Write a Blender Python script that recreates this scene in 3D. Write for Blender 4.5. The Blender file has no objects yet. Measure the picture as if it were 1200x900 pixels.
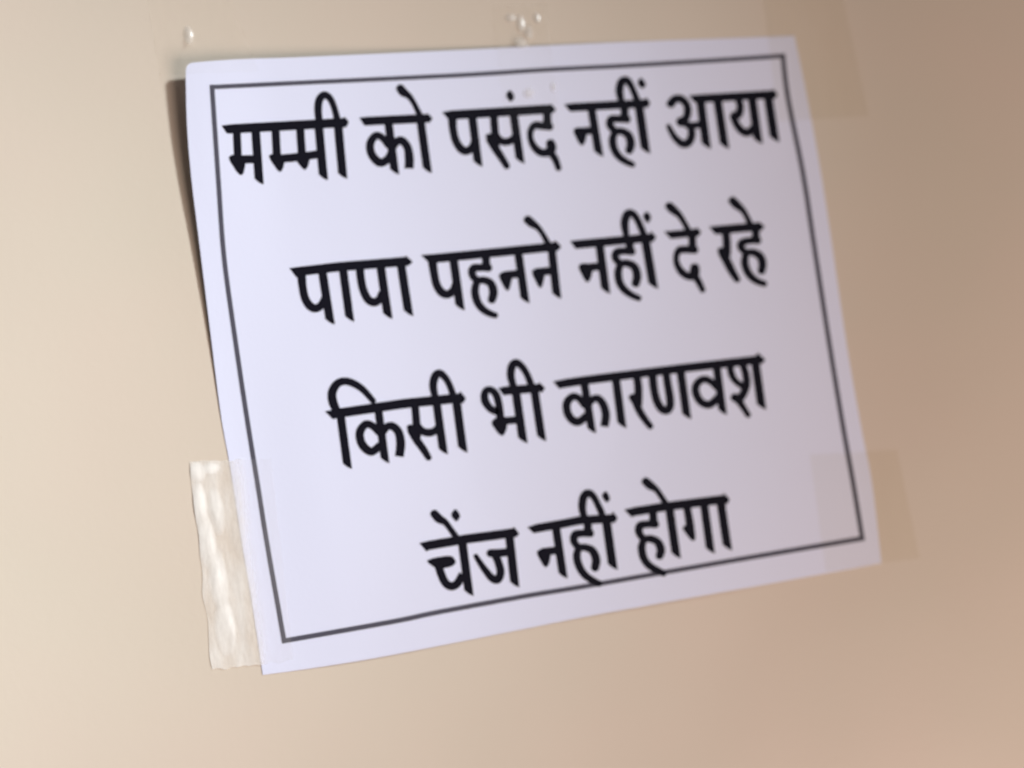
import bpy, bmesh, math, random
from mathutils import Vector, Matrix, noise
random.seed(4)
S = bpy.context.scene
COL = S.collection

# ------------------------------------------------------------------ camera
# Sheet frame in metres: x along the wall, y up the wall, n out of the wall.
# World: X = x, Y = -n, Z = y.  The wall is the plane Y = 0.
FOC = 1418.34                      # focal length in pixels of a 1200 x 900 picture
CC = (-0.02396881, 0.05485903, 0.41585768)
ROWS = ((0.95184379, -0.14177429, 0.27183351),
        (-0.11601949, -0.98728471, -0.10866634),
        (0.28378316, 0.0718954, -0.9561894))
def W(x, y, n): return Vector((x, -n, y))
right, down, fwd = (W(*r).normalized() for r in ROWS)
cam = bpy.data.cameras.new('camera')
co = bpy.data.objects.new('camera', cam); COL.objects.link(co)
m3 = Matrix((right, -down, -fwd)).transposed()
co.matrix_world = Matrix.Translation(W(*CC)) @ m3.to_4x4()
cam.sensor_width = 36.0
cam.lens = FOC / 1200 * 36
cam.clip_start = 0.01; cam.clip_end = 50
cam.dof.use_dof = True             # the photograph is a little soft everywhere
cam.dof.focus_distance = 0.372
cam.dof.aperture_fstop = 4.8
S.camera = co

# ------------------------------------------------------------------ world and lamps
wd = bpy.data.worlds.new('World'); S.world = wd; wd.use_nodes = True
bg = wd.node_tree.nodes['Background']
bg.inputs[0].default_value = (1.0, 0.84, 0.76, 1); bg.inputs[1].default_value = 0.105

def aim(o, target):
    d = (Vector(target) - o.location).normalized()
    o.rotation_euler = d.to_track_quat('-Z', 'Y').to_euler()
def lamp(name, typ, loc, target, power, color, **kw):
    l = bpy.data.lights.new(name, typ); l.energy = power; l.color = color
    for k, v in kw.items(): setattr(l, k, v)
    o = bpy.data.objects.new(name, l); COL.objects.link(o); o.location = loc; aim(o, target)
    return o
# downlight up to the right: gives the shadow to the left of the lifted corner, its pool lies to the lower left
lamp('downlight', 'SPOT', (1.421, -1.254, 0.899), (-0.535, 0, -0.076), 286, (0.90, 1.0, 1.045),
     spot_size=0.3700, spot_blend=0.429, shadow_soft_size=0.14)
# warm unseen fill lamp, added low on the right to lift the dim side
lamp('fill_light', 'POINT', (0.64, -0.80, -0.50), (0, 0, 0), 28.5, (1.20, 1.0, 0.90), shadow_soft_size=0.3)

S.view_settings.view_transform = 'Standard'; S.view_settings.look = 'None'
S.view_settings.exposure = 0.0; S.view_settings.gamma = 1.0
S.view_settings.use_curve_mapping = False

# ------------------------------------------------------------------ materials
def new_mat(name):
    m = bpy.data.materials.new(name); m.use_nodes = True
    nt = m.node_tree; return m, nt, nt.nodes['Principled BSDF'], nt.nodes['Material Output']
def N(nt, t, **kw):
    n = nt.nodes.new(t)
    for k, v in kw.items():
        if k in n.inputs: n.inputs[k].default_value = v
        else: setattr(n, k, v)
    return n
def wall_mat():
    m, nt, p, out = new_mat('beige_gloss_paint'); L = nt.links.new
    tc = N(nt, 'ShaderNodeTexCoord')
    n1 = N(nt, 'ShaderNodeTexNoise', Scale=9.0, Detail=3.0, Roughness=0.5)
    r = N(nt, 'ShaderNodeMixRGB'); r.inputs[1].default_value = (0.662, 0.575, 0.475, 1); r.inputs[2].default_value = (0.680, 0.571, 0.476, 1)
    n2 = N(nt, 'ShaderNodeTexNoise', Scale=6.0, Detail=2.0)
    n3 = N(nt, 'ShaderNodeTexNoise', Scale=350.0, Detail=3.0)
    b1 = N(nt, 'ShaderNodeBump', Strength=0.25, Distance=0.01); b2 = N(nt, 'ShaderNodeBump', Strength=0.07, Distance=0.0006)
    cr = N(nt, 'ShaderNodeMapRange'); cr.inputs[1].default_value = 0.35; cr.inputs[2].default_value = 0.65
    L(tc.outputs['Object'], n1.inputs['Vector']); L(tc.outputs['Object'], n2.inputs['Vector']); L(tc.outputs['Object'], n3.inputs['Vector'])
    L(n1.outputs['Fac'], cr.inputs[0]); L(cr.outputs[0], r.inputs[0]); L(r.outputs[0], p.inputs['Base Color'])
    L(n2.outputs['Fac'], b1.inputs['Height']); L(n3.outputs['Fac'], b2.inputs['Height'])
    L(b1.outputs[0], b2.inputs['Normal']); L(b2.outputs[0], p.inputs['Normal'])
    p.inputs['Roughness'].default_value = 0.42; p.inputs['Specular IOR Level'].default_value = 0.3
    return m
def paper_mat():
    m, nt, p, out = new_mat('white_printer_paper'); L = nt.links.new
    tc = N(nt, 'ShaderNodeTexCoord')
    n1 = N(nt, 'ShaderNodeTexNoise', Scale=900.0, Detail=3.0)
    n2 = N(nt, 'ShaderNodeTexNoise', Scale=14.0, Detail=2.0)
    b1 = N(nt, 'ShaderNodeBump', Strength=0.10, Distance=0.0003); b2 = N(nt, 'ShaderNodeBump', Strength=0.16, Distance=0.003)
    L(tc.outputs['Object'], n1.inputs['Vector']); L(tc.outputs['Object'], n2.inputs['Vector'])
    L(n1.outputs['Fac'], b1.inputs['Height']); L(n2.outputs['Fac'], b2.inputs['Height']); L(b1.outputs[0], b2.inputs['Normal'])
    L(b2.outputs[0], p.inputs['Normal'])
    p.inputs['Base Color'].default_value = (0.745, 0.76, 0.925, 1)
    p.inputs['Roughness'].default_value = 0.62; p.inputs['Specular IOR Level'].default_value = 0.3
    return m
def ink_mat(name, c):
    m, nt, p, out = new_mat(name); L = nt.links.new
    n1 = N(nt, 'ShaderNodeTexNoise', Scale=500.0, Detail=2.0)
    r = N(nt, 'ShaderNodeMixRGB'); r.inputs[1].default_value = (*c, 1); r.inputs[2].default_value = (*[v * 1.35 for v in c], 1)
    tc = N(nt, 'ShaderNodeTexCoord'); L(tc.outputs['Object'], n1.inputs['Vector'])
    L(n1.outputs['Fac'], r.inputs[0]); L(r.outputs[0], p.inputs['Base Color'])
    p.inputs['Roughness'].default_value = 0.7; p.inputs['Specular IOR Level'].default_value = 0.105
    return m
def tape_mat(name, tint, milk, milk_col, gloss=0.07, rough=0.16, bump=0.3):
    m, nt, p, out = new_mat(name); L = nt.links.new
    nt.nodes.remove(p)
    tr = N(nt, 'ShaderNodeBsdfTransparent'); tr.inputs[0].default_value = (*tint, 1)
    df = N(nt, 'ShaderNodeBsdfDiffuse'); df.inputs[0].default_value = (*milk_col, 1)
    gl = N(nt, 'ShaderNodeBsdfGlossy'); gl.inputs[0].default_value = (1, 1, 1, 1); gl.inputs['Roughness'].default_value = rough
    n1 = N(nt, 'ShaderNodeTexNoise', Scale=60.0, Detail=4.0, Roughness=0.6)
    mp = N(nt, 'ShaderNodeMapping'); mp.inputs['Scale'].default_value = (2.6, 1, 0.8)
    tc = N(nt, 'ShaderNodeTexCoord'); L(tc.outputs['Object'], mp.inputs[0]); L(mp.outputs[0], n1.inputs['Vector'])
    b = N(nt, 'ShaderNodeBump', Strength=bump, Distance=0.001); L(n1.outputs['Fac'], b.inputs['Height'])
    L(b.outputs[0], gl.inputs['Normal'])
    mr = N(nt, 'ShaderNodeMapRange'); mr.inputs[1].default_value = 0.35; mr.inputs[2].default_value = 0.7
    mr.inputs[3].default_value = milk * 0.55; mr.inputs[4].default_value = milk * 1.5
    L(n1.outputs['Fac'], mr.inputs[0])
    at = N(nt, 'ShaderNodeAttribute'); at.attribute_name = 'crinkled'
    mu = N(nt, 'ShaderNodeMath'); mu.operation = 'MULTIPLY'; L(mr.outputs[0], mu.inputs[0]); L(at.outputs['Fac'], mu.inputs[1])
    m1 = N(nt, 'ShaderNodeMixShader'); L(mu.outputs[0], m1.inputs[0]); L(tr.outputs[0], m1.inputs[1]); L(df.outputs[0], m1.inputs[2])
    m2 = N(nt, 'ShaderNodeMixShader'); ab = N(nt, 'ShaderNodeAttribute'); ab.attribute_name = 'bubble_glint'
    ma = N(nt, 'ShaderNodeMath'); ma.operation = 'MULTIPLY_ADD'; ma.inputs[1].default_value = 0.10; ma.inputs[2].default_value = gloss
    L(ab.outputs['Fac'], ma.inputs[0]); mm = N(nt, 'ShaderNodeMath'); mm.operation = 'MULTIPLY_ADD'; mm.inputs[1].default_value = 0.38; L(ab.outputs['Fac'], mm.inputs[0]); L(mu.outputs[0], mm.inputs[2]); L(mm.outputs[0], m1.inputs[0]); L(ma.outputs[0], m2.inputs[0]); L(m1.outputs[0], m2.inputs[1]); L(gl.outputs[0], m2.inputs[2])  # bubbles also whiten the film: their soft highlights are put into the colour
    L(m2.outputs[0], out.inputs[0])
    return m
M_WALL, M_PAPER = wall_mat(), paper_mat()
M_INK = ink_mat('black_toner', (0.0035, 0.003, 0.008)); M_LINE = ink_mat('thin_grey_toner', (0.075, 0.072, 0.095))

# ------------------------------------------------------------------ the sheet's shape
def ray(px, py):
    a, b = (px - 600) / FOC, (py - 450) / FOC
    return tuple(ROWS[0][i] * a + ROWS[1][i] * b + ROWS[2][i] for i in range(3))
def on(px, py, n=0.0):
    """reference measurement -> sheet frame (x, y) at height n over the wall"""
    d = ray(px, py); t = (n - CC[2]) / d[2]
    return CC[0] + d[0] * t, CC[1] + d[1] * t
def ss(a, b, x):
    t = min(1, max(0, (x - a) / (b - a))); return t * t * (3 - 2 * t)
def lift(x, y):
    """how far the sheet stands off the wall: upper left corner has come loose and curls out"""
    h = 0.00022 + 0.0003 * ss(0.0, 0.06, x)
    if y > 0.075:
        h += 0.0060 * (min(y - 0.075, 0.14) / 0.135) ** 1.6 * math.exp(-(max(x, -0.005) / 0.075) ** 2)
    h += 0.0009 * math.exp(-((x - 0.15) / 0.05) ** 2) * (1 - ss(0.0, 0.07, y))      # slack lower edge
    h += 0.0006 * math.sin(x * 34 + 1.0) * math.sin(y * 22 + 0.4) * ss(0, .03, x)
    return max(h, 0.0002)
def sheet_pt(px, py, off=0.0):
    n = lift(*on(px, py)) + off
    x, y = on(px, py, n)
    return W(x, y, n)

def interp(P, t, smooth=True):
    """Catmull-Rom through P at t in 0..1 by chord length"""
    d = [0]
    for a, b in zip(P, P[1:]): d.append(d[-1] + math.dist(a[:2], b[:2]))
    s = t * d[-1]; i = 0
    while i < len(P) - 2 and s > d[i + 1]: i += 1
    u = (s - d[i]) / max(1e-9, d[i + 1] - d[i])
    if not smooth: return tuple(a + (b - a) * u for a, b in zip(P[i], P[i + 1]))
    p0, p1, p2, p3 = P[max(i - 1, 0)], P[i], P[i + 1], P[min(i + 2, len(P) - 1)]
    return tuple(0.5 * (2 * b + (c - a) * u + (2 * a - 5 * b + 4 * c - e) * u * u + (3 * b - a - 3 * c + e) * u ** 3)
                 for a, b, c, e in zip(p0, p1, p2, p3))
TOP = [(217.5, 74), (277, 69.5), (352, 67), (540, 58.5), (640, 53.5), (738, 49), (850, 45), (931, 42)]
BOT = [(308, 791), (380, 781), (460, 767.5), (600, 740), (680, 724), (760, 709.5), (838, 695.5), (900, 684.5), (1033, 660)]
LEF = [(217.5, 74), (219, 143), (224, 206), (231.5, 268), (247, 393), (259, 487), (270, 549), (284, 640), (295, 705), (308, 791)]
RIG = [(931, 42), (947, 120), (962, 203), (975, 287), (992, 403), (1009, 500), (1022, 567), (1033, 660)]
def coons(u, v):      # u right, v down
    c = [interp(e, t) for e, t in ((TOP, u), (BOT, u), (LEF, v), (RIG, v))]
    tl, tr, bl, br = TOP[0], TOP[-1], BOT[0], BOT[-1]
    return tuple((1 - v) * c[0][k] + v * c[1][k] + (1 - u) * c[2][k] + u * c[3][k]
                 - ((1 - u) * (1 - v) * tl[k] + u * (1 - v) * tr[k] + (1 - u) * v * bl[k] + u * v * br[k]) for k in (0, 1))

def link(name, verts, faces, mat, parent=None, smooth=True):
    me = bpy.data.meshes.new(name); me.from_pydata([tuple(v) for v in verts], [], faces)
    me.validate(); me.update(); me.materials.append(mat)
    if smooth:
        for p in me.polygons: p.use_smooth = True
    o = bpy.data.objects.new(name, me); COL.objects.link(o); o.parent = parent
    return o

# ------------------------------------------------------------------ the wall
def build_wall():
    bm = bmesh.new()
    bmesh.ops.create_grid(bm, x_segments=60, y_segments=60, size=1.0)
    vs = []
    for v in bm.verts: v.co = Vector((v.co.x * 1.6 + 0.12, 0, v.co.y * 1.3 + 0.1))
    # give the plaster its thickness: a slab 12 cm deep
    r = bmesh.ops.extrude_face_region(bm, geom=bm.faces[:])
    for g in r['geom']:
        if isinstance(g, bmesh.types.BMVert): g.co.y += 0.12
    bmesh.ops.recalc_face_normals(bm, faces=bm.faces)
    me = bpy.data.meshes.new('wall'); bm.to_mesh(me); bm.free(); me.materials.append(M_WALL)
    o = bpy.data.objects.new('wall', me); COL.objects.link(o)
    o['kind'] = 'structure'; return o
build_wall()

# ------------------------------------------------------------------ the notice
NU, NV = 130, 116
notice = bpy.data.objects.new('paper_notice', None); COL.objects.link(notice)
notice.empty_display_size = 0.02
notice['label'] = 'white paper notice with four lines of black Hindi lettering taped to beige wall'
notice['category'] = 'notice'
verts, faces = [], []
T = 0.00013
for j in range(NV + 1):
    for i in range(NU + 1):
        q = coons(i / NU, j / NV)
        worn = math.exp(-((i / NU * 713) ** 2 + (j / NV * 720) ** 2) / 40)      # rounded, worn corner
        verts.append(sheet_pt(q[0] + 2.4 * worn, q[1] + 2.2 * worn))
nfront = len(verts)
for v in list(verts): verts.append(v + Vector((0, T, 0)))
def vid(i, j): return j * (NU + 1) + i
for j in range(NV):
    for i in range(NU):
        a, b, c, d = vid(i, j), vid(i + 1, j), vid(i + 1, j + 1), vid(i, j + 1)
        faces.append((a, d, c, b)); faces.append(tuple(k + nfront for k in (a, b, c, d)))
for i in range(NU):
    a, b = vid(i, 0), vid(i + 1, 0); faces.append((a, b, b + nfront, a + nfront))
    a, b = vid(i, NV), vid(i + 1, NV); faces.append((b, a, a + nfront, b + nfront))
for j in range(NV):
    a, b = vid(0, j), vid(0, j + 1); faces.append((b, a, a + nfront, b + nfront))
    a, b = vid(NU, j), vid(NU, j + 1); faces.append((a, b, b + nfront, a + nfront))
sheet = link('sheet', verts, faces, M_PAPER, notice, smooth=False)

# ------------------------------------------------------------------ print
class Print:
    """toner shapes laid on the sheet; each stroke lies a few microns over the one before"""
    def __init__(s, ox=0, oy=0, sc=1.0):
        s.v, s.f, s.k = [], [], 0; s.at(ox, oy, sc)
    def at(s, ox, oy, sc): s.ox, s.oy, s.sc = ox, oy, sc; return s
    def _p(s, x, y): return s.ox + x / s.sc, s.oy + y / s.sc
    def _strip(s, L, R):
        off = 0.00006 + 0.0000022 * s.k; s.k += 1
        b = len(s.v)
        for l, r in zip(L, R):
            m = ((l[0] + r[0]) / 2, (l[1] + r[1]) / 2)
            for q in (l, m, r): s.v.append(sheet_pt(*q, off))
        for i in range(len(L) - 1):
            for c in (0, 1):
                a = b + i * 3 + c
                s.f.append((a, a + 1, a + 4, a + 3))
    def S(s, *P, cap=True):
        """brush stroke through (x, y, width)"""
        P = [(*s._p(x, y), (w + 12 * s.sc / 6) / s.sc) for x, y, w in P]
        ln = sum(math.dist(a[:2], b[:2]) for a, b in zip(P, P[1:]))
        n = max(6, int(ln / 1.6)); C = [interp(P, i / n) for i in range(n + 1)]
        L, R = [], []
        def tang(i):
            a, b = C[max(i - 1, 0)], C[min(i + 1, n)]
            d = math.hypot(b[0] - a[0], b[1] - a[1]) or 1
            return (b[0] - a[0]) / d, (b[1] - a[1]) / d
        def add(c, t, w, sh=0):
            L.append((c[0] - t[1] * w / 2 + t[0] * sh, c[1] + t[0] * w / 2 + t[1] * sh))
            R.append((c[0] + t[1] * w / 2 + t[0] * sh, c[1] - t[0] * w / 2 + t[1] * sh))
        t0, t1 = tang(0), tang(n)
        if cap:
            for a in (80, 55, 30): add(C[0], t0, C[0][2] * math.cos(math.radians(a)), -C[0][2] * .42 * math.sin(math.radians(a)))
        for i in range(n + 1): add(C[i], tang(i), C[i][2])
        if cap:
            for a in (30, 55, 80): add(C[n], t1, C[n][2] * math.cos(math.radians(a)), C[n][2] * .42 * math.sin(math.radians(a)))
        s._strip(L, R); return s
    def V(s, x1, y1, x2, y2, w, cut=0.62):
        """upright with the slanted foot of the typeface"""
        y1 -= 12; w += 12 * s.sc / 6
        n = 14; L, R = [], []
        for i in range(n + 1):
            t = i / n; L.append(s._p(x1 + (x2 - x1) * t * (1 - cut * w / (y2 - y1)) - w / 2, y1 + (y2 - y1 - cut * w) * t))
            R.append(s._p(x1 + (x2 - x1) * t + w / 2 + (0), y1 + (y2 - y1) * t))
        # blunt the point a little
        l, r = L[-1], R[-1]
        L.append((l[0] + (r[0] - l[0]) * .45, l[1] + (r[1] - l[1]) * .66 ))
        R.append((r[0] - (r[0] - l[0]) * .10, r[1] + .2))
        s._strip(L, R); return s
    def H(s, pts, t, lt, lb, rt, rm, rb):
        """head line: centre points, thickness, then its left top/bottom and right top/tip/bottom corners"""
        T_, B_ = [lt], [lb]
        x0, x1 = lb[0], rb[0]
        C = pts; g = 5 * s.sc / 6; t += 2 * g
        lt = (lt[0] - g, lt[1] - g); lb = (lb[0] + 0, lb[1] + g); rt = (rt[0], rt[1] - g); rb = (rb[0], rb[1] + g)
        for i in range(31):
            x = x0 + (x1 - x0) * i / 30 if i else x0
            q = None
            for a, b in zip(C, C[1:]):
                if x <= b[0] or b is C[-1]:
                    q = a[1] + (b[1] - a[1]) * (x - a[0]) / (b[0] - a[0]); break
            if 0 < i < 30: T_.append((x, q - t / 2)); B_.append((x, q + t / 2))
        T_.append(rt); B_.append(rb)
        T_.append((rm[0], rm[1] - 4)); B_.append((rm[0], rm[1] + 4))
        s._strip([s._p(*p) for p in T_], [s._p(*p) for p in B_]); return s
    def P(s, *pts):
        """small convex shape, slightly rounded, split left/right for the strip"""
        P = [s._p(*p) for p in pts]
        cx, cy = sum(p[0] for p in P) / len(P), sum(p[1] for p in P) / len(P)
        P = [(cx + (x - cx) * 1.10, cy + (y - cy) * 1.10) for x, y in P]
        ring = []
        m = len(P)
        for i in range(m):
            a, b, c = P[i - 1], P[i], P[(i + 1) % m]
            for u in (0.22, 0.0, -0.22):
                if u > 0: q = (b[0] + (a[0] - b[0]) * u, b[1] + (a[1] - b[1]) * u)
                elif u < 0: q = (b[0] + (c[0] - b[0]) * -u, b[1] + (c[1] - b[1]) * -u)
                else: q = (b[0] * .8 + (a[0] + c[0]) * .1, b[1] * .8 + (a[1] + c[1]) * .1)
                ring.append(q)
        off = 0.00006 + 0.0000022 * s.k; s.k += 1
        b0 = len(s.v); s.v.append(sheet_pt(cx, cy, off))
        for q in ring: s.v.append(sheet_pt(*q, off))
        k = len(ring)
        for i in range(k): s.f.append((b0, b0 + 1 + i, b0 + 1 + (i + 1) % k))
        return s
    def done(s, name, mat, label=None):
        o = link(name, s.v, s.f, mat, notice, smooth=False)
        if label: o['label'] = label
        return o

def edge_line(P, w, k):
    s = Print(); s.k = k
    n = 90; C = [interp(P, i / n) for i in range(n + 1)]; L, R = [], []
    for i in range(n + 1):
        a, b = C[max(i - 1, 0)], C[min(i + 1, n)]; d = math.dist(a, b); t = ((b[0] - a[0]) / d, (b[1] - a[1]) / d)
        ex = (-w / 2 if i == 0 else w / 2 if i == n else 0)
        c = (C[i][0] + t[0] * ex, C[i][1] + t[1] * ex)
        L.append((c[0] - t[1] * w / 2, c[1] + t[0] * w / 2)); R.append((c[0] + t[1] * w / 2, c[1] - t[0] * w / 2))
    s._strip(L, R); return s.v, s.f
BT = [(248.5, 102), (352, 97), (540, 88), (640, 81.7), (738, 76.7), (850, 70), (917.5, 65.5)]
BB = [(333, 751), (460, 728.5), (513, 717.5), (613, 699), (680, 688), (780, 670.5), (878, 653.5), (1010.5, 631)]
BL = [(248.5, 102), (256, 212), (262.5, 300), (275, 393), (289, 487), (303, 574), (313, 637), (333, 751)]
BR = [(917.5, 65.5), (923.5, 115), (941, 203), (954, 287), (972, 403), (988, 500), (1000, 567), (1010.5, 631)]
for k, (P, w) in enumerate(((BT, 5.2), (BB, 5.8), (BL, 5.6), (BR, 5.6))):
    v, f = edge_line(P, w, k)
    link('border_line', v, f, M_LINE, notice, smooth=False)

def na(p, x1, y1, x2, y2, w, bar, foot):          # the letter na: upright, bar and knob
    p.V(x1, y1, x2, y2, w); p.S(*bar, cap=False); p.P(*foot)

# ---- line 1
p = Print(240, 80, 6)
p.H([(120, 430), (1010, 380)], 56, (118, 403), (155, 458), (985, 347), (1012, 378), (995, 410))
p.S((225, 420, 44), (228, 520, 44), (234, 640, 44), cap=False); p.S((215, 640, 46), (300, 640, 46), (380, 638, 46), cap=False)
p.P((168, 632), (200, 610), (262, 620), (285, 660), (268, 742), (238, 742)); p.V(356, 430, 384, 815, 50)
p.S((497, 415, 46), (502, 520, 46), (508, 620, 46), cap=False)
p.S((500, 638, 46), (600, 630, 46), (700, 618, 46), (830, 600, 44), cap=False)
p.P((450, 620), (480, 605), (540, 610), (560, 650), (545, 710), (522, 728))
p.S((670, 405, 46), (676, 500, 46), (684, 610, 46), cap=False)
p.P((625, 620), (660, 600), (715, 610), (735, 640), (722, 690), (700, 716)); p.V(800, 400, 836, 785, 50)
p.V(935, 380, 972, 775, 50)
p.S((803, 360, 40), (797, 290, 42), (806, 222, 44), (838, 188, 40), (878, 208, 36), (908, 270, 32), (930, 350, 36))
p.done('printed_word', M_INK, 'first word of the top line, मम्मी')
p = Print(420, 80, 6)
p.H([(10, 374), (505, 350)], 52, (6, 347), (42, 403), (485, 318), (520, 352), (500, 380))
p.V(210, 385, 258, 745, 48)
p.S((212, 540, 40), (168, 488, 38), (122, 474, 42), (84, 530, 46), (94, 605, 46), (150, 663, 48), (205, 640, 44), (232, 590, 40))
p.S((232, 570, 46), (265, 520, 44), (305, 508, 46), (345, 555, 46), (358, 630, 52), (357, 705, 52), cap=False)
p.V(438, 385, 488, 735, 48)
p.S((292, 138, 46), (316, 168, 50), (355, 195, 32), (392, 248, 26), (432, 330, 30))
p.done('printed_word', M_INK, 'second word of the top line, को')
p = Print(520, 80, 6)
p.H([(0, 332), (775, 285)], 56, (-12, 308), (34, 362), (755, 255), (788, 290), (765, 312))
p.S((60, 335, 52), (66, 430, 44), (86, 510, 44), (118, 562, 46), (155, 582, 46), (195, 562, 42), (218, 515, 40), cap=False)
p.V(200, 345, 244, 690, 48)
p.S((352, 335, 44), (358, 420, 44), (366, 520, 46), cap=False); p.S((365, 470, 40), (400, 508, 40), (440, 518, 42), (485, 500, 40), (510, 460, 36), cap=False)
p.P((292, 478), (320, 460), (385, 480), (392, 560), (360, 575)); p.S((325, 500, 44), (365, 565, 46), (405, 625, 40), (445, 690, 34))
p.V(490, 325, 540, 668, 48); p.P((436, 192), (464, 150), (500, 198), (472, 240))
p.S((727, 300, 46), (728, 360, 46), (728, 425, 50), cap=False)
p.S((748, 410, 44), (690, 405, 42), (640, 402, 42), (612, 440, 34), (610, 490, 32), (632, 545, 38), (675, 588, 44), (722, 594, 46), (758, 565, 58), (750, 525, 52))
p.S((750, 590, 42), (785, 640, 38), (808, 705, 30))
p.done('printed_word', M_INK, 'third word of the top line, पसंद')
p = Print(650, 70, 6)
p.H([(70, 338), (665, 305)], 50, (66, 313), (108, 365), (645, 268), (672, 304), (652, 335))
na(p, 258, 350, 314, 680, 48, ((165, 505, 42), (230, 500, 42), (300, 494, 42)), ((130, 500), (160, 478), (232, 486), (210, 588), (180, 600)))
p.S((490, 330, 46), (492, 380, 46), (493, 428, 48), cap=False)
p.S((512, 418, 44), (450, 416, 40), (398, 420, 46), (390, 460, 42), (425, 500, 40), (470, 503, 40), (518, 530, 46), (536, 590, 50), (524, 640, 46))
p.S((425, 505, 36), (408, 560, 44), (418, 625, 44), (452, 680, 40), (500, 715, 36), (550, 738, 28))
p.V(592, 330, 642, 658, 52); p.S((468, 285, 36), (456, 215, 46), (474, 152, 46), (512, 148, 42), (548, 205, 34), (585, 300, 36))
p.P((580, 165), (607, 122), (645, 172), (616, 207))
p.done('printed_word', M_INK, 'fourth word of the top line, नहीं')
p = Print(740, 70, 6)
p.S((275, 312, 50), (305, 278, 46), (345, 275, 44), (385, 310, 42), (396, 365, 44), (380, 415, 44), (345, 438, 58))
p.S((375, 445, 40), (415, 475, 40), (424, 530, 44), (402, 582, 46), (362, 592, 44), (318, 560, 36), (285, 515, 30), (260, 465, 22))
p.S((385, 458, 38), (440, 462, 38), (510, 450, 38), cap=False)
p.H([(410, 278), (1015, 242)], 50, (402, 252), (445, 302), (995, 208), (1028, 244), (1008, 272))
p.V(484, 290, 530, 625, 50); p.V(604, 285, 658, 625, 50)
p.S((752, 280, 40), (766, 330, 42), (752, 385, 48), (720, 395, 50), cap=True)
p.S((715, 390, 44), (738, 450, 40), (775, 498, 44), (820, 512, 46), (862, 475, 40), cap=False)
p.V(848, 280, 893, 590, 50); p.V(960, 262, 1010, 578, 52)
p.done('printed_word', M_INK, 'last word of the top line, आया')

# ---- line 2
p = Print(330, 260, 6)
p.H([(60, 356), (400, 316), (905, 275)], 56, (55, 325), (105, 392), (875, 243), (920, 282), (890, 305))
p.S((140, 365, 52), (147, 450, 46), (165, 535, 46), (198, 590, 48), (240, 608, 46), (280, 585, 44), (305, 535, 40), cap=False)
p.V(288, 370, 344, 720, 50); p.V(432, 345, 482, 700, 48)
p.S((550, 325, 48), (558, 400, 46), (575, 480, 46), (608, 545, 46), (650, 565, 48), (688, 545, 44), (708, 495, 40), cap=False)
p.V(696, 320, 750, 680, 50); p.V(838, 300, 896, 660, 50)
p.done('printed_word', M_INK, 'first word of the second line, पापा')
p = Print(490, 240, 6)
p.H([(25, 386), (400, 350), (1000, 290)], 54, (20, 353), (80, 412), (965, 255), (1005, 294), (980, 322))
p.S((100, 395, 52), (112, 480, 46), (130, 560, 46), (165, 615, 48), (208, 630, 46), (248, 600, 44), (268, 545, 40), cap=False)
p.V(248, 390, 298, 740, 50)
p.S((475, 355, 46), (478, 400, 46), (478, 455, 48), cap=False)
p.S((498, 443, 44), (440, 441, 40), (388, 448, 46), (382, 492, 42), (415, 530, 40), (465, 530, 40), (512, 555, 46), (530, 615, 50), (518, 670, 46))
p.S((415, 535, 36), (400, 600, 44), (412, 670, 44), (446, 725, 42), (495, 760, 36), (545, 778, 30))
na(p, 705, 355, 755, 690, 48, ((600, 497, 44), (660, 490, 44), (730, 482, 44)), ((565, 497), (598, 475), (665, 482), (642, 590), (620, 602)))
na(p, 938, 315, 978, 658, 48, ((830, 474, 44), (890, 468, 44), (955, 462, 44)), ((798, 470), (830, 452), (895, 460), (872, 572), (850, 580)))
p.S((768, 102, 46), (798, 128, 48), (842, 160, 30), (878, 208, 26), (922, 290, 32))
p.done('printed_word', M_INK, 'second word of the second line, पहनने')
p = Print(660, 220, 1200 / 260)
p.H([(40, 310), (495, 268)], 40, (36, 288), (68, 332), (475, 236), (502, 268), (485, 292))
na(p, 196, 315, 232, 572, 38, ((105, 434, 34), (150, 430, 34), (215, 424, 34)), ((82, 428), (105, 410), (164, 418), (145, 500), (122, 508)))
p.S((358, 280, 36), (360, 320, 36), (360, 352, 38), cap=False)
p.S((374, 345, 34), (325, 342, 32), (288, 352, 36), (284, 382, 32), (310, 408, 30), (345, 408, 32), (385, 428, 36), (400, 475, 38), (392, 520, 36))
p.S((310, 412, 28), (298, 455, 34), (305, 510, 34), (332, 552, 32), (370, 580, 28), (410, 598, 24))
p.V(444, 290, 490, 545, 40); p.S((340, 250, 28), (333, 190, 36), (348, 142, 36), (378, 142, 32), (405, 180, 28), (435, 250, 28))
p.P((430, 155), (452, 125), (478, 160), (456, 195))
p.done('printed_word', M_INK, 'third word of the second line, नहीं')
p.__init__(660, 220, 1200 / 260)
p.H([(555, 258), (740, 240)], 36, (545, 236), (580, 276), (720, 214), (745, 240), (728, 264))
p.S((697, 250, 34), (699, 300, 34), (699, 342, 38), cap=False)
p.S((714, 336, 34), (665, 334, 32), (628, 338, 32), (612, 370, 24), (615, 410, 26), (638, 452, 32), (675, 478, 34), (708, 468, 46), (712, 430, 42))
p.S((708, 470, 32), (735, 512, 28), (755, 555, 22))
p.S((572, 98, 36), (596, 120, 38), (628, 148, 26), (652, 185, 22), (674, 225, 24))
p.done('printed_word', M_INK, 'short fourth word of the second line, दे')
p.__init__(660, 220, 1200 / 260)
p.H([(795, 232), (1080, 208)], 40, (788, 210), (820, 250), (1058, 186), (1088, 210), (1068, 232))
p.S((880, 240, 36), (885, 300, 36), (884, 365, 38), cap=False); p.P((832, 338), (855, 322), (903, 345), (898, 395), (870, 400))
p.S((858, 350, 34), (888, 402, 38), (915, 455, 34), (942, 498, 26))
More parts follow.
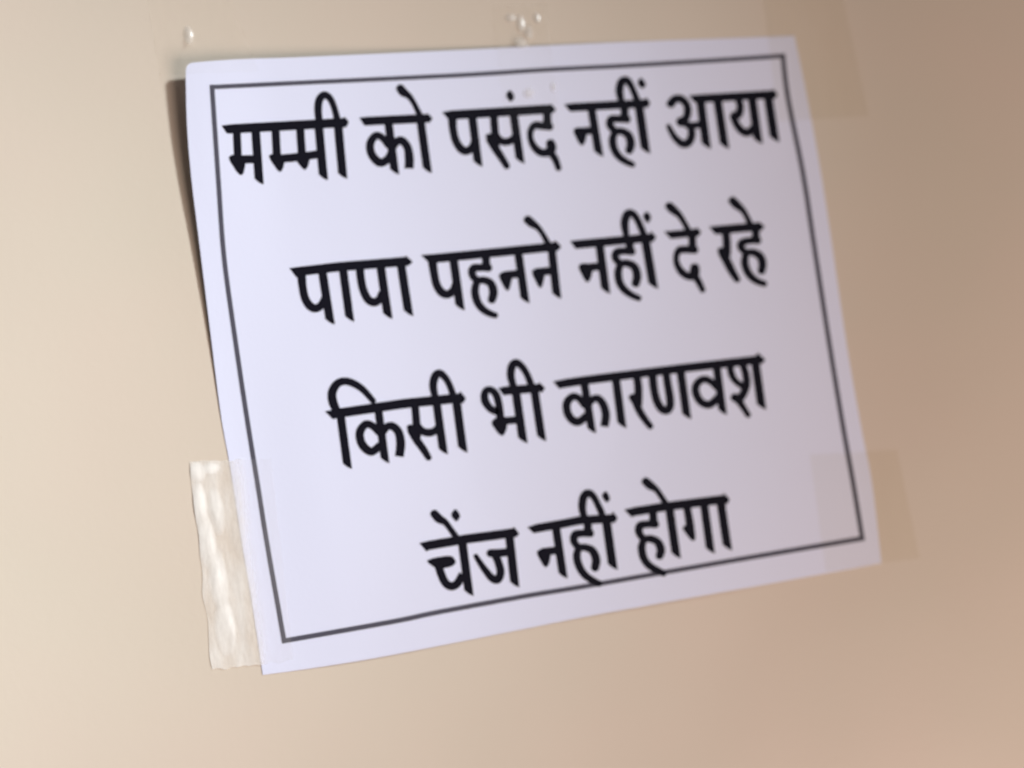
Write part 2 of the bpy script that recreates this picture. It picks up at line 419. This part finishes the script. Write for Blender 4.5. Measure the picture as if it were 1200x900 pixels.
p.S((1040, 220, 34), (1042, 260, 34), (1042, 292, 38), cap=False)
p.S((1055, 285, 32), (1005, 286, 30), (965, 300, 34), (965, 328, 32), (990, 348, 28), (1028, 350, 32), (1064, 370, 36), (1078, 410, 36), (1073, 452, 34))
p.S((990, 352, 28), (982, 400, 34), (995, 450, 34), (1022, 486, 32), (1055, 508, 28), (1090, 520, 24))
p.S((914, 68, 36), (938, 92, 38), (970, 120, 26), (992, 155, 22), (1012, 200, 26))
p.done('printed_word', M_INK, 'last word of the second line, रहे')

# ---- line 3
p = Print(370, 420, 6)
p.H([(75, 398), (400, 350), (620, 318), (1045, 275)], 58, (65, 372), (120, 428), (1018, 236), (1055, 282), (1036, 312))
p.V(175, 410, 226, 775, 48)
p.S((150, 370, 44), (122, 310, 52), (116, 240, 50), (150, 180, 46), (205, 160, 42), (270, 178, 40), (335, 222, 36), (405, 300, 30))
p.V(440, 370, 490, 735, 46)
p.S((445, 520, 40), (400, 475, 40), (352, 464, 44), (312, 515, 48), (318, 585, 48), (352, 635, 48), (398, 655, 46), (448, 615, 42))
p.S((462, 530, 44), (500, 482, 42), (542, 478, 46), (583, 520, 48), (598, 600, 52), (588, 690, 50), cap=False)
p.S((698, 330, 44), (705, 410, 44), (714, 520, 46), cap=False); p.S((712, 470, 40), (752, 512, 42), (805, 522, 44), (850, 500, 40), (870, 460, 36), cap=False)
p.P((638, 487), (665, 465), (732, 490), (738, 560), (705, 582)); p.S((672, 505, 46), (712, 575, 44), (755, 635, 40), (795, 700, 32))
p.V(848, 310, 900, 672, 48); p.V(986, 290, 1038, 660, 50)
p.S((838, 262, 38), (826, 190, 44), (842, 122, 46), (875, 105, 42), (918, 145, 36), (948, 205, 34), (970, 270, 36))
p.done('printed_word', M_INK, 'first word of the third line, किसी')
p = Print(540, 400, 6)
p.S((250, 495, 38), (205, 470, 42), (170, 415, 46), (172, 355, 40), (208, 340, 38), (246, 372, 42), (266, 435, 42), (275, 500, 44), (278, 560, 48))
p.P((215, 575), (248, 540), (310, 545), (325, 600), (300, 660), (270, 652)); p.S((265, 560, 44), (340, 557, 42), (420, 548, 42), cap=False)
p.H([(280, 350), (580, 325)], 52, (262, 328), (302, 382), (548, 288), (592, 330), (570, 358))
p.V(388, 370, 440, 715, 50); p.V(518, 355, 572, 700, 48)
p.S((372, 320, 38), (352, 245, 44), (360, 175, 46), (390, 150, 42), (432, 180, 38), (468, 238, 36), (500, 320, 38))
p.done('printed_word', M_INK, 'short second word of the third line, भी')
p = Print(540, 400, 6)
p.H([(650, 308), (860, 276), (1080, 248), (1580, 187), (2130, 125)], 52, (648, 282), (692, 334), (2090, 84), (2140, 130), (2118, 155))
p.V(868, 300, 924, 645, 46)
p.S((872, 450, 40), (830, 400, 38), (786, 390, 42), (746, 435, 46), (752, 505, 46), (788, 555, 46), (832, 565, 46), (882, 525, 42))
p.S((890, 450, 44), (928, 408, 40), (965, 402, 42), (1002, 445, 46), (1020, 520, 48), (1010, 600, 46), cap=False)
p.V(1090, 270, 1136, 608, 48)
p.at(720, 390, 6)
p.S((158, 310, 44), (168, 380, 46), (168, 470, 48), cap=False); p.P((98, 450), (130, 430), (195, 445), (192, 520), (158, 545))
p.S((140, 465, 40), (175, 545, 42), (215, 608, 38), (255, 660, 32))
p.S((268, 290, 48), (278, 390, 46), (298, 475, 46), (330, 532, 46), (368, 548, 44), (392, 515, 46), (390, 450, 46), (375, 360, 44), (364, 280, 44), cap=False)
p.V(465, 275, 512, 605, 48); p.V(718, 240, 764, 575, 46)
p.S((730, 390, 40), (685, 348, 38), (635, 326, 40), (588, 350, 42), (570, 400, 44), (590, 462, 44), (632, 500, 44), (680, 500, 44), (735, 450, 42))
p.S((812, 225, 38), (824, 290, 38), (852, 338, 34), (905, 378, 34), cap=False)
p.S((904, 225, 38), (924, 290, 42), (930, 360, 44), (908, 425, 46), (875, 465, 50), (842, 452, 46))
p.S((872, 470, 44), (910, 530, 32), (942, 580, 28)); p.V(990, 212, 1038, 538, 50)
p.done('printed_word', M_INK, 'long last word of the third line, कारणवश')

# ---- line 4
p = Print(480, 570, 6)
p.H([(80, 424), (400, 370), (760, 322)], 56, (68, 398), (118, 458), (732, 286), (770, 334), (748, 352))
p.P((122, 525), (180, 503), (290, 488), (322, 530), (298, 560), (200, 580))
p.S((200, 545, 46), (222, 615, 46), (252, 678, 46), (295, 702, 48), (338, 680, 46), (372, 615, 42), cap=False)
p.V(368, 385, 420, 768, 50)
p.S((172, 190, 46), (208, 228, 50), (250, 252, 34), (288, 300, 30), (335, 370, 36)); p.P((290, 202), (322, 155), (358, 205), (330, 250))
p.S((565, 470, 44), (640, 468, 46), (722, 458, 46)); p.S((600, 475, 44), (628, 545, 44), (640, 605, 46), (620, 655, 46), (580, 645, 42), (535, 592, 36), (498, 540, 30), (465, 488, 22))
p.V(700, 345, 742, 708, 50)
p.done('printed_word', M_INK, 'first word of the bottom line, चेंज')
p = Print(480, 570, 6)
p.H([(830, 306), (1080, 262), (1200, 238), (1450, 224)], 52, (828, 286), (872, 330), (1428, 178), (1462, 224), (1442, 252))
na(p, 1028, 290, 1082, 645, 48, ((930, 462, 44), (990, 455, 44), (1050, 448, 44)), ((893, 466), (925, 442), (995, 450), (978, 550), (950, 568)))
p.at(680, 550, 6)
p.S((50, 345, 46), (54, 400, 46), (54, 455, 48), cap=False)
p.S((74, 450, 44), (15, 450, 40), (-36, 460, 46), (-44, 505, 42), (-12, 545, 38), (40, 550, 40), (88, 575, 46), (112, 635, 50), (104, 695, 46))
p.S((-10, 548, 36), (-24, 610, 44), (-8, 680, 44), (32, 742, 42), (85, 780, 38), (135, 805, 34))
p.V(180, 350, 232, 705, 52); p.S((26, 330, 36), (14, 262, 44), (26, 190, 46), (62, 168, 44), (102, 205, 36), (152, 310, 36))
p.P((150, 185), (182, 150), (212, 205), (185, 237))
p.done('printed_word', M_INK, 'second word of the bottom line, नहीं')
p = Print(680, 550, 6)
p.H([(315, 308), (600, 262), (1045, 206)], 54, (308, 283), (362, 338), (1005, 166), (1050, 212), (1034, 240))
p.S((510, 290, 44), (514, 340, 46), (514, 395, 48), cap=False)
p.S((532, 386, 44), (472, 386, 40), (420, 398, 46), (414, 445, 42), (448, 488, 38), (495, 488, 42), (545, 512, 46), (567, 565, 50), (557, 612, 44))
p.S((448, 490, 34), (432, 550, 44), (446, 622, 44), (480, 672, 42), (530, 705, 40), (588, 732, 34))
p.V(626, 280, 678, 625, 50)
p.S((458, 82, 46), (490, 112, 50), (532, 140, 32), (568, 188, 28), (615, 262, 34))
p.S((748, 255, 44), (762, 330, 44), (776, 420, 48), cap=False); p.P((718, 412), (758, 388), (800, 410), (810, 488), (788, 502), (758, 470))
p.V(870, 250, 918, 590, 48); p.V(986, 230, 1038, 568, 50)
p.done('printed_word', M_INK, 'last word of the bottom line, होगा')

# ------------------------------------------------------------------ adhesive tape
X0, X1, Y0, Y1 = 0.0, 0.2358, 0.0, 0.21
def tape_n(x, y, tent):
    """tape height: lies on the sheet, drops back to the wall within `tent` metres outside it"""
    dx = max(X0 - x, x - X1, 0); dy = max(Y0 - y, y - Y1, 0); d = math.hypot(dx, dy)
    xc, yc = min(max(x, X0), X1), min(max(y, Y0), Y1)
    f = 1 - ss(0, tent, d)
    return 0.00022 + (lift(xc, yc) + 0.0001) * f
def tape(quad, mat, label, tent=0.01, wrinkle=0.0, rag=0.0, nx=64, ny=90, seed=1.0, bubbles=(), group='clear tape strips holding the notice'):
    """quad: four corners tl, tr, br, bl as (x, y) measurements"""
    tl, tr, br, bl = quad
    vs, fs, cr, bu = [], [], [], []
    bubbles = [(*on(bx, by), rx * 0.00029, ry * 0.00029, h) for bx, by, rx, ry, h in bubbles]
    for j in range(ny + 1):
        for i in range(nx + 1):
            u, v = i / nx, j / ny
            x = (tl[0] * (1 - u) + tr[0] * u) * (1 - v) + (bl[0] * (1 - u) + br[0] * u) * v
            y = (tl[1] * (1 - u) + tr[1] * u) * (1 - v) + (bl[1] * (1 - u) + br[1] * u) * v
            e = 1 - ss(0, .25, u)
            x += rag * 3.2 * noise.noise(Vector((seed, v * 7, 0))) * e
            e2 = 1 - ss(0, .12, min(v, 1 - v)); y += rag * 2.5 * noise.noise(Vector((u * 9, seed, v * 3))) * e2
            wx, wy = on(x, y); n = tape_n(wx, wy, tent)
            dd = max(X0 - wx, wx - X1, Y0 - wy, wy - Y1); cr.append(0.10 + 0.90 * ss(-.004, .002, dd))
            w = 0
            if wrinkle:
                q = Vector((wx * 190, wy * 75, seed)); w = abs(noise.noise(q)) * 1.0 + .5 * abs(noise.noise(q * 2.7)) + .25 * noise.noise(q * 6) ** 2
                out = 1 if wx < X0 or wx > X1 or wy > Y1 or wy < Y0 else 0.25
                w *= wrinkle * out
            k = 0
            for bx, by, rx, ry, h in bubbles:
                q2 = ((wx - bx) / rx) ** 2 + ((wy - by) / ry) ** 2
                if q2 < 1: w += h * (1 - q2) ** 1.5; k = max(k, (1 - q2) ** .5)
            bu.append(k)
            wx, wy = on(x, y, n + w); vs.append(W(wx, wy, n + w))
    for j in range(ny):
        for i in range(nx):
            a = j * (nx + 1) + i; fs.append((a, a + nx + 1, a + nx + 2, a + 1))
    o = link('tape_strip', vs, fs, mat)
    o.data.attributes.new('crinkled', 'FLOAT', 'POINT').data.foreach_set('value', cr)
    o.data.attributes.new('bubble_glint', 'FLOAT', 'POINT').data.foreach_set('value', bu)
    o['label'] = label; o['category'] = 'tape'; o['group'] = group
    # origin at the middle of the strip
    c = sum((Vector(v) for v in vs), Vector()) / len(vs)
    o.data.transform(Matrix.Translation(-c)); o.location = c
    return o
M_T1 = tape_mat('milky_crinkled_tape', (0.996, 0.993, 0.99), 0.52, (0.97, 0.925, 0.87), gloss=0.012, rough=0.5, bump=0.25)
M_T2 = tape_mat('clear_yellowed_tape', (0.980, 0.972, 0.950), 0.02, (0.7, 0.6, 0.45), gloss=0.008, rough=0.3, bump=0.15)
M_T3 = tape_mat('clear_tape', (0.997, 0.995, 0.99), 0.03, (0.95, 0.90, 0.84), gloss=0.006, rough=0.3, bump=0.3)
tape([(222, 541), (318, 537), (344, 774), (249, 785)], M_T1, 'milky crinkled tape strip over the lower left edge of the notice', tent=0.006, wrinkle=0.00012, rag=1.0, seed=3.1,
     bubbles=[(234, 592, 9, 28, .00028), (243, 634, 10, 34, .00024), (231, 553, 10, 12, .0002), (254, 600, 9, 28, .00014), (256, 680, 11, 38, .00014), (246, 549, 12, 7, .00015), (264, 735, 12, 34, .0001)])
tape([(949, 533), (1051, 527), (1078, 654), (968, 670)], M_T2, 'flat yellowish tape strip over the lower right corner of the notice', tent=0.009, seed=5.0)
tape([(893, -14), (984, -20), (1018, 136), (912, 142)], M_T2, 'faint yellowish tape strip over the upper right corner of the notice', tent=0.014, seed=7.0)
tape([(578, 8), (640, 4), (656, 152), (592, 158)], M_T3, 'clear bubbled tape strip over the middle of the top edge', tent=0.010, wrinkle=0.0001, rag=.6, seed=9.4,
     bubbles=[(610, 27, 6, 13, .0003), (598, 21, 8, 6, .00025), (629, 21, 5, 8, .0003), (620, 38, 6, 10, .00012), (611, 50, 9, 8, .00012), (620, 109, 8, 7, .00006), (650, 102, 6, 7, .00006)])
tape([(168, -22), (256, -26), (304, 84), (188, 88)], M_T3, 'clear tape strip stretched over the loose upper left corner', tent=0.009, wrinkle=0.00005, rag=.5, seed=12.7,
     bubbles=[(221, 41, 6, 12, .0005)])
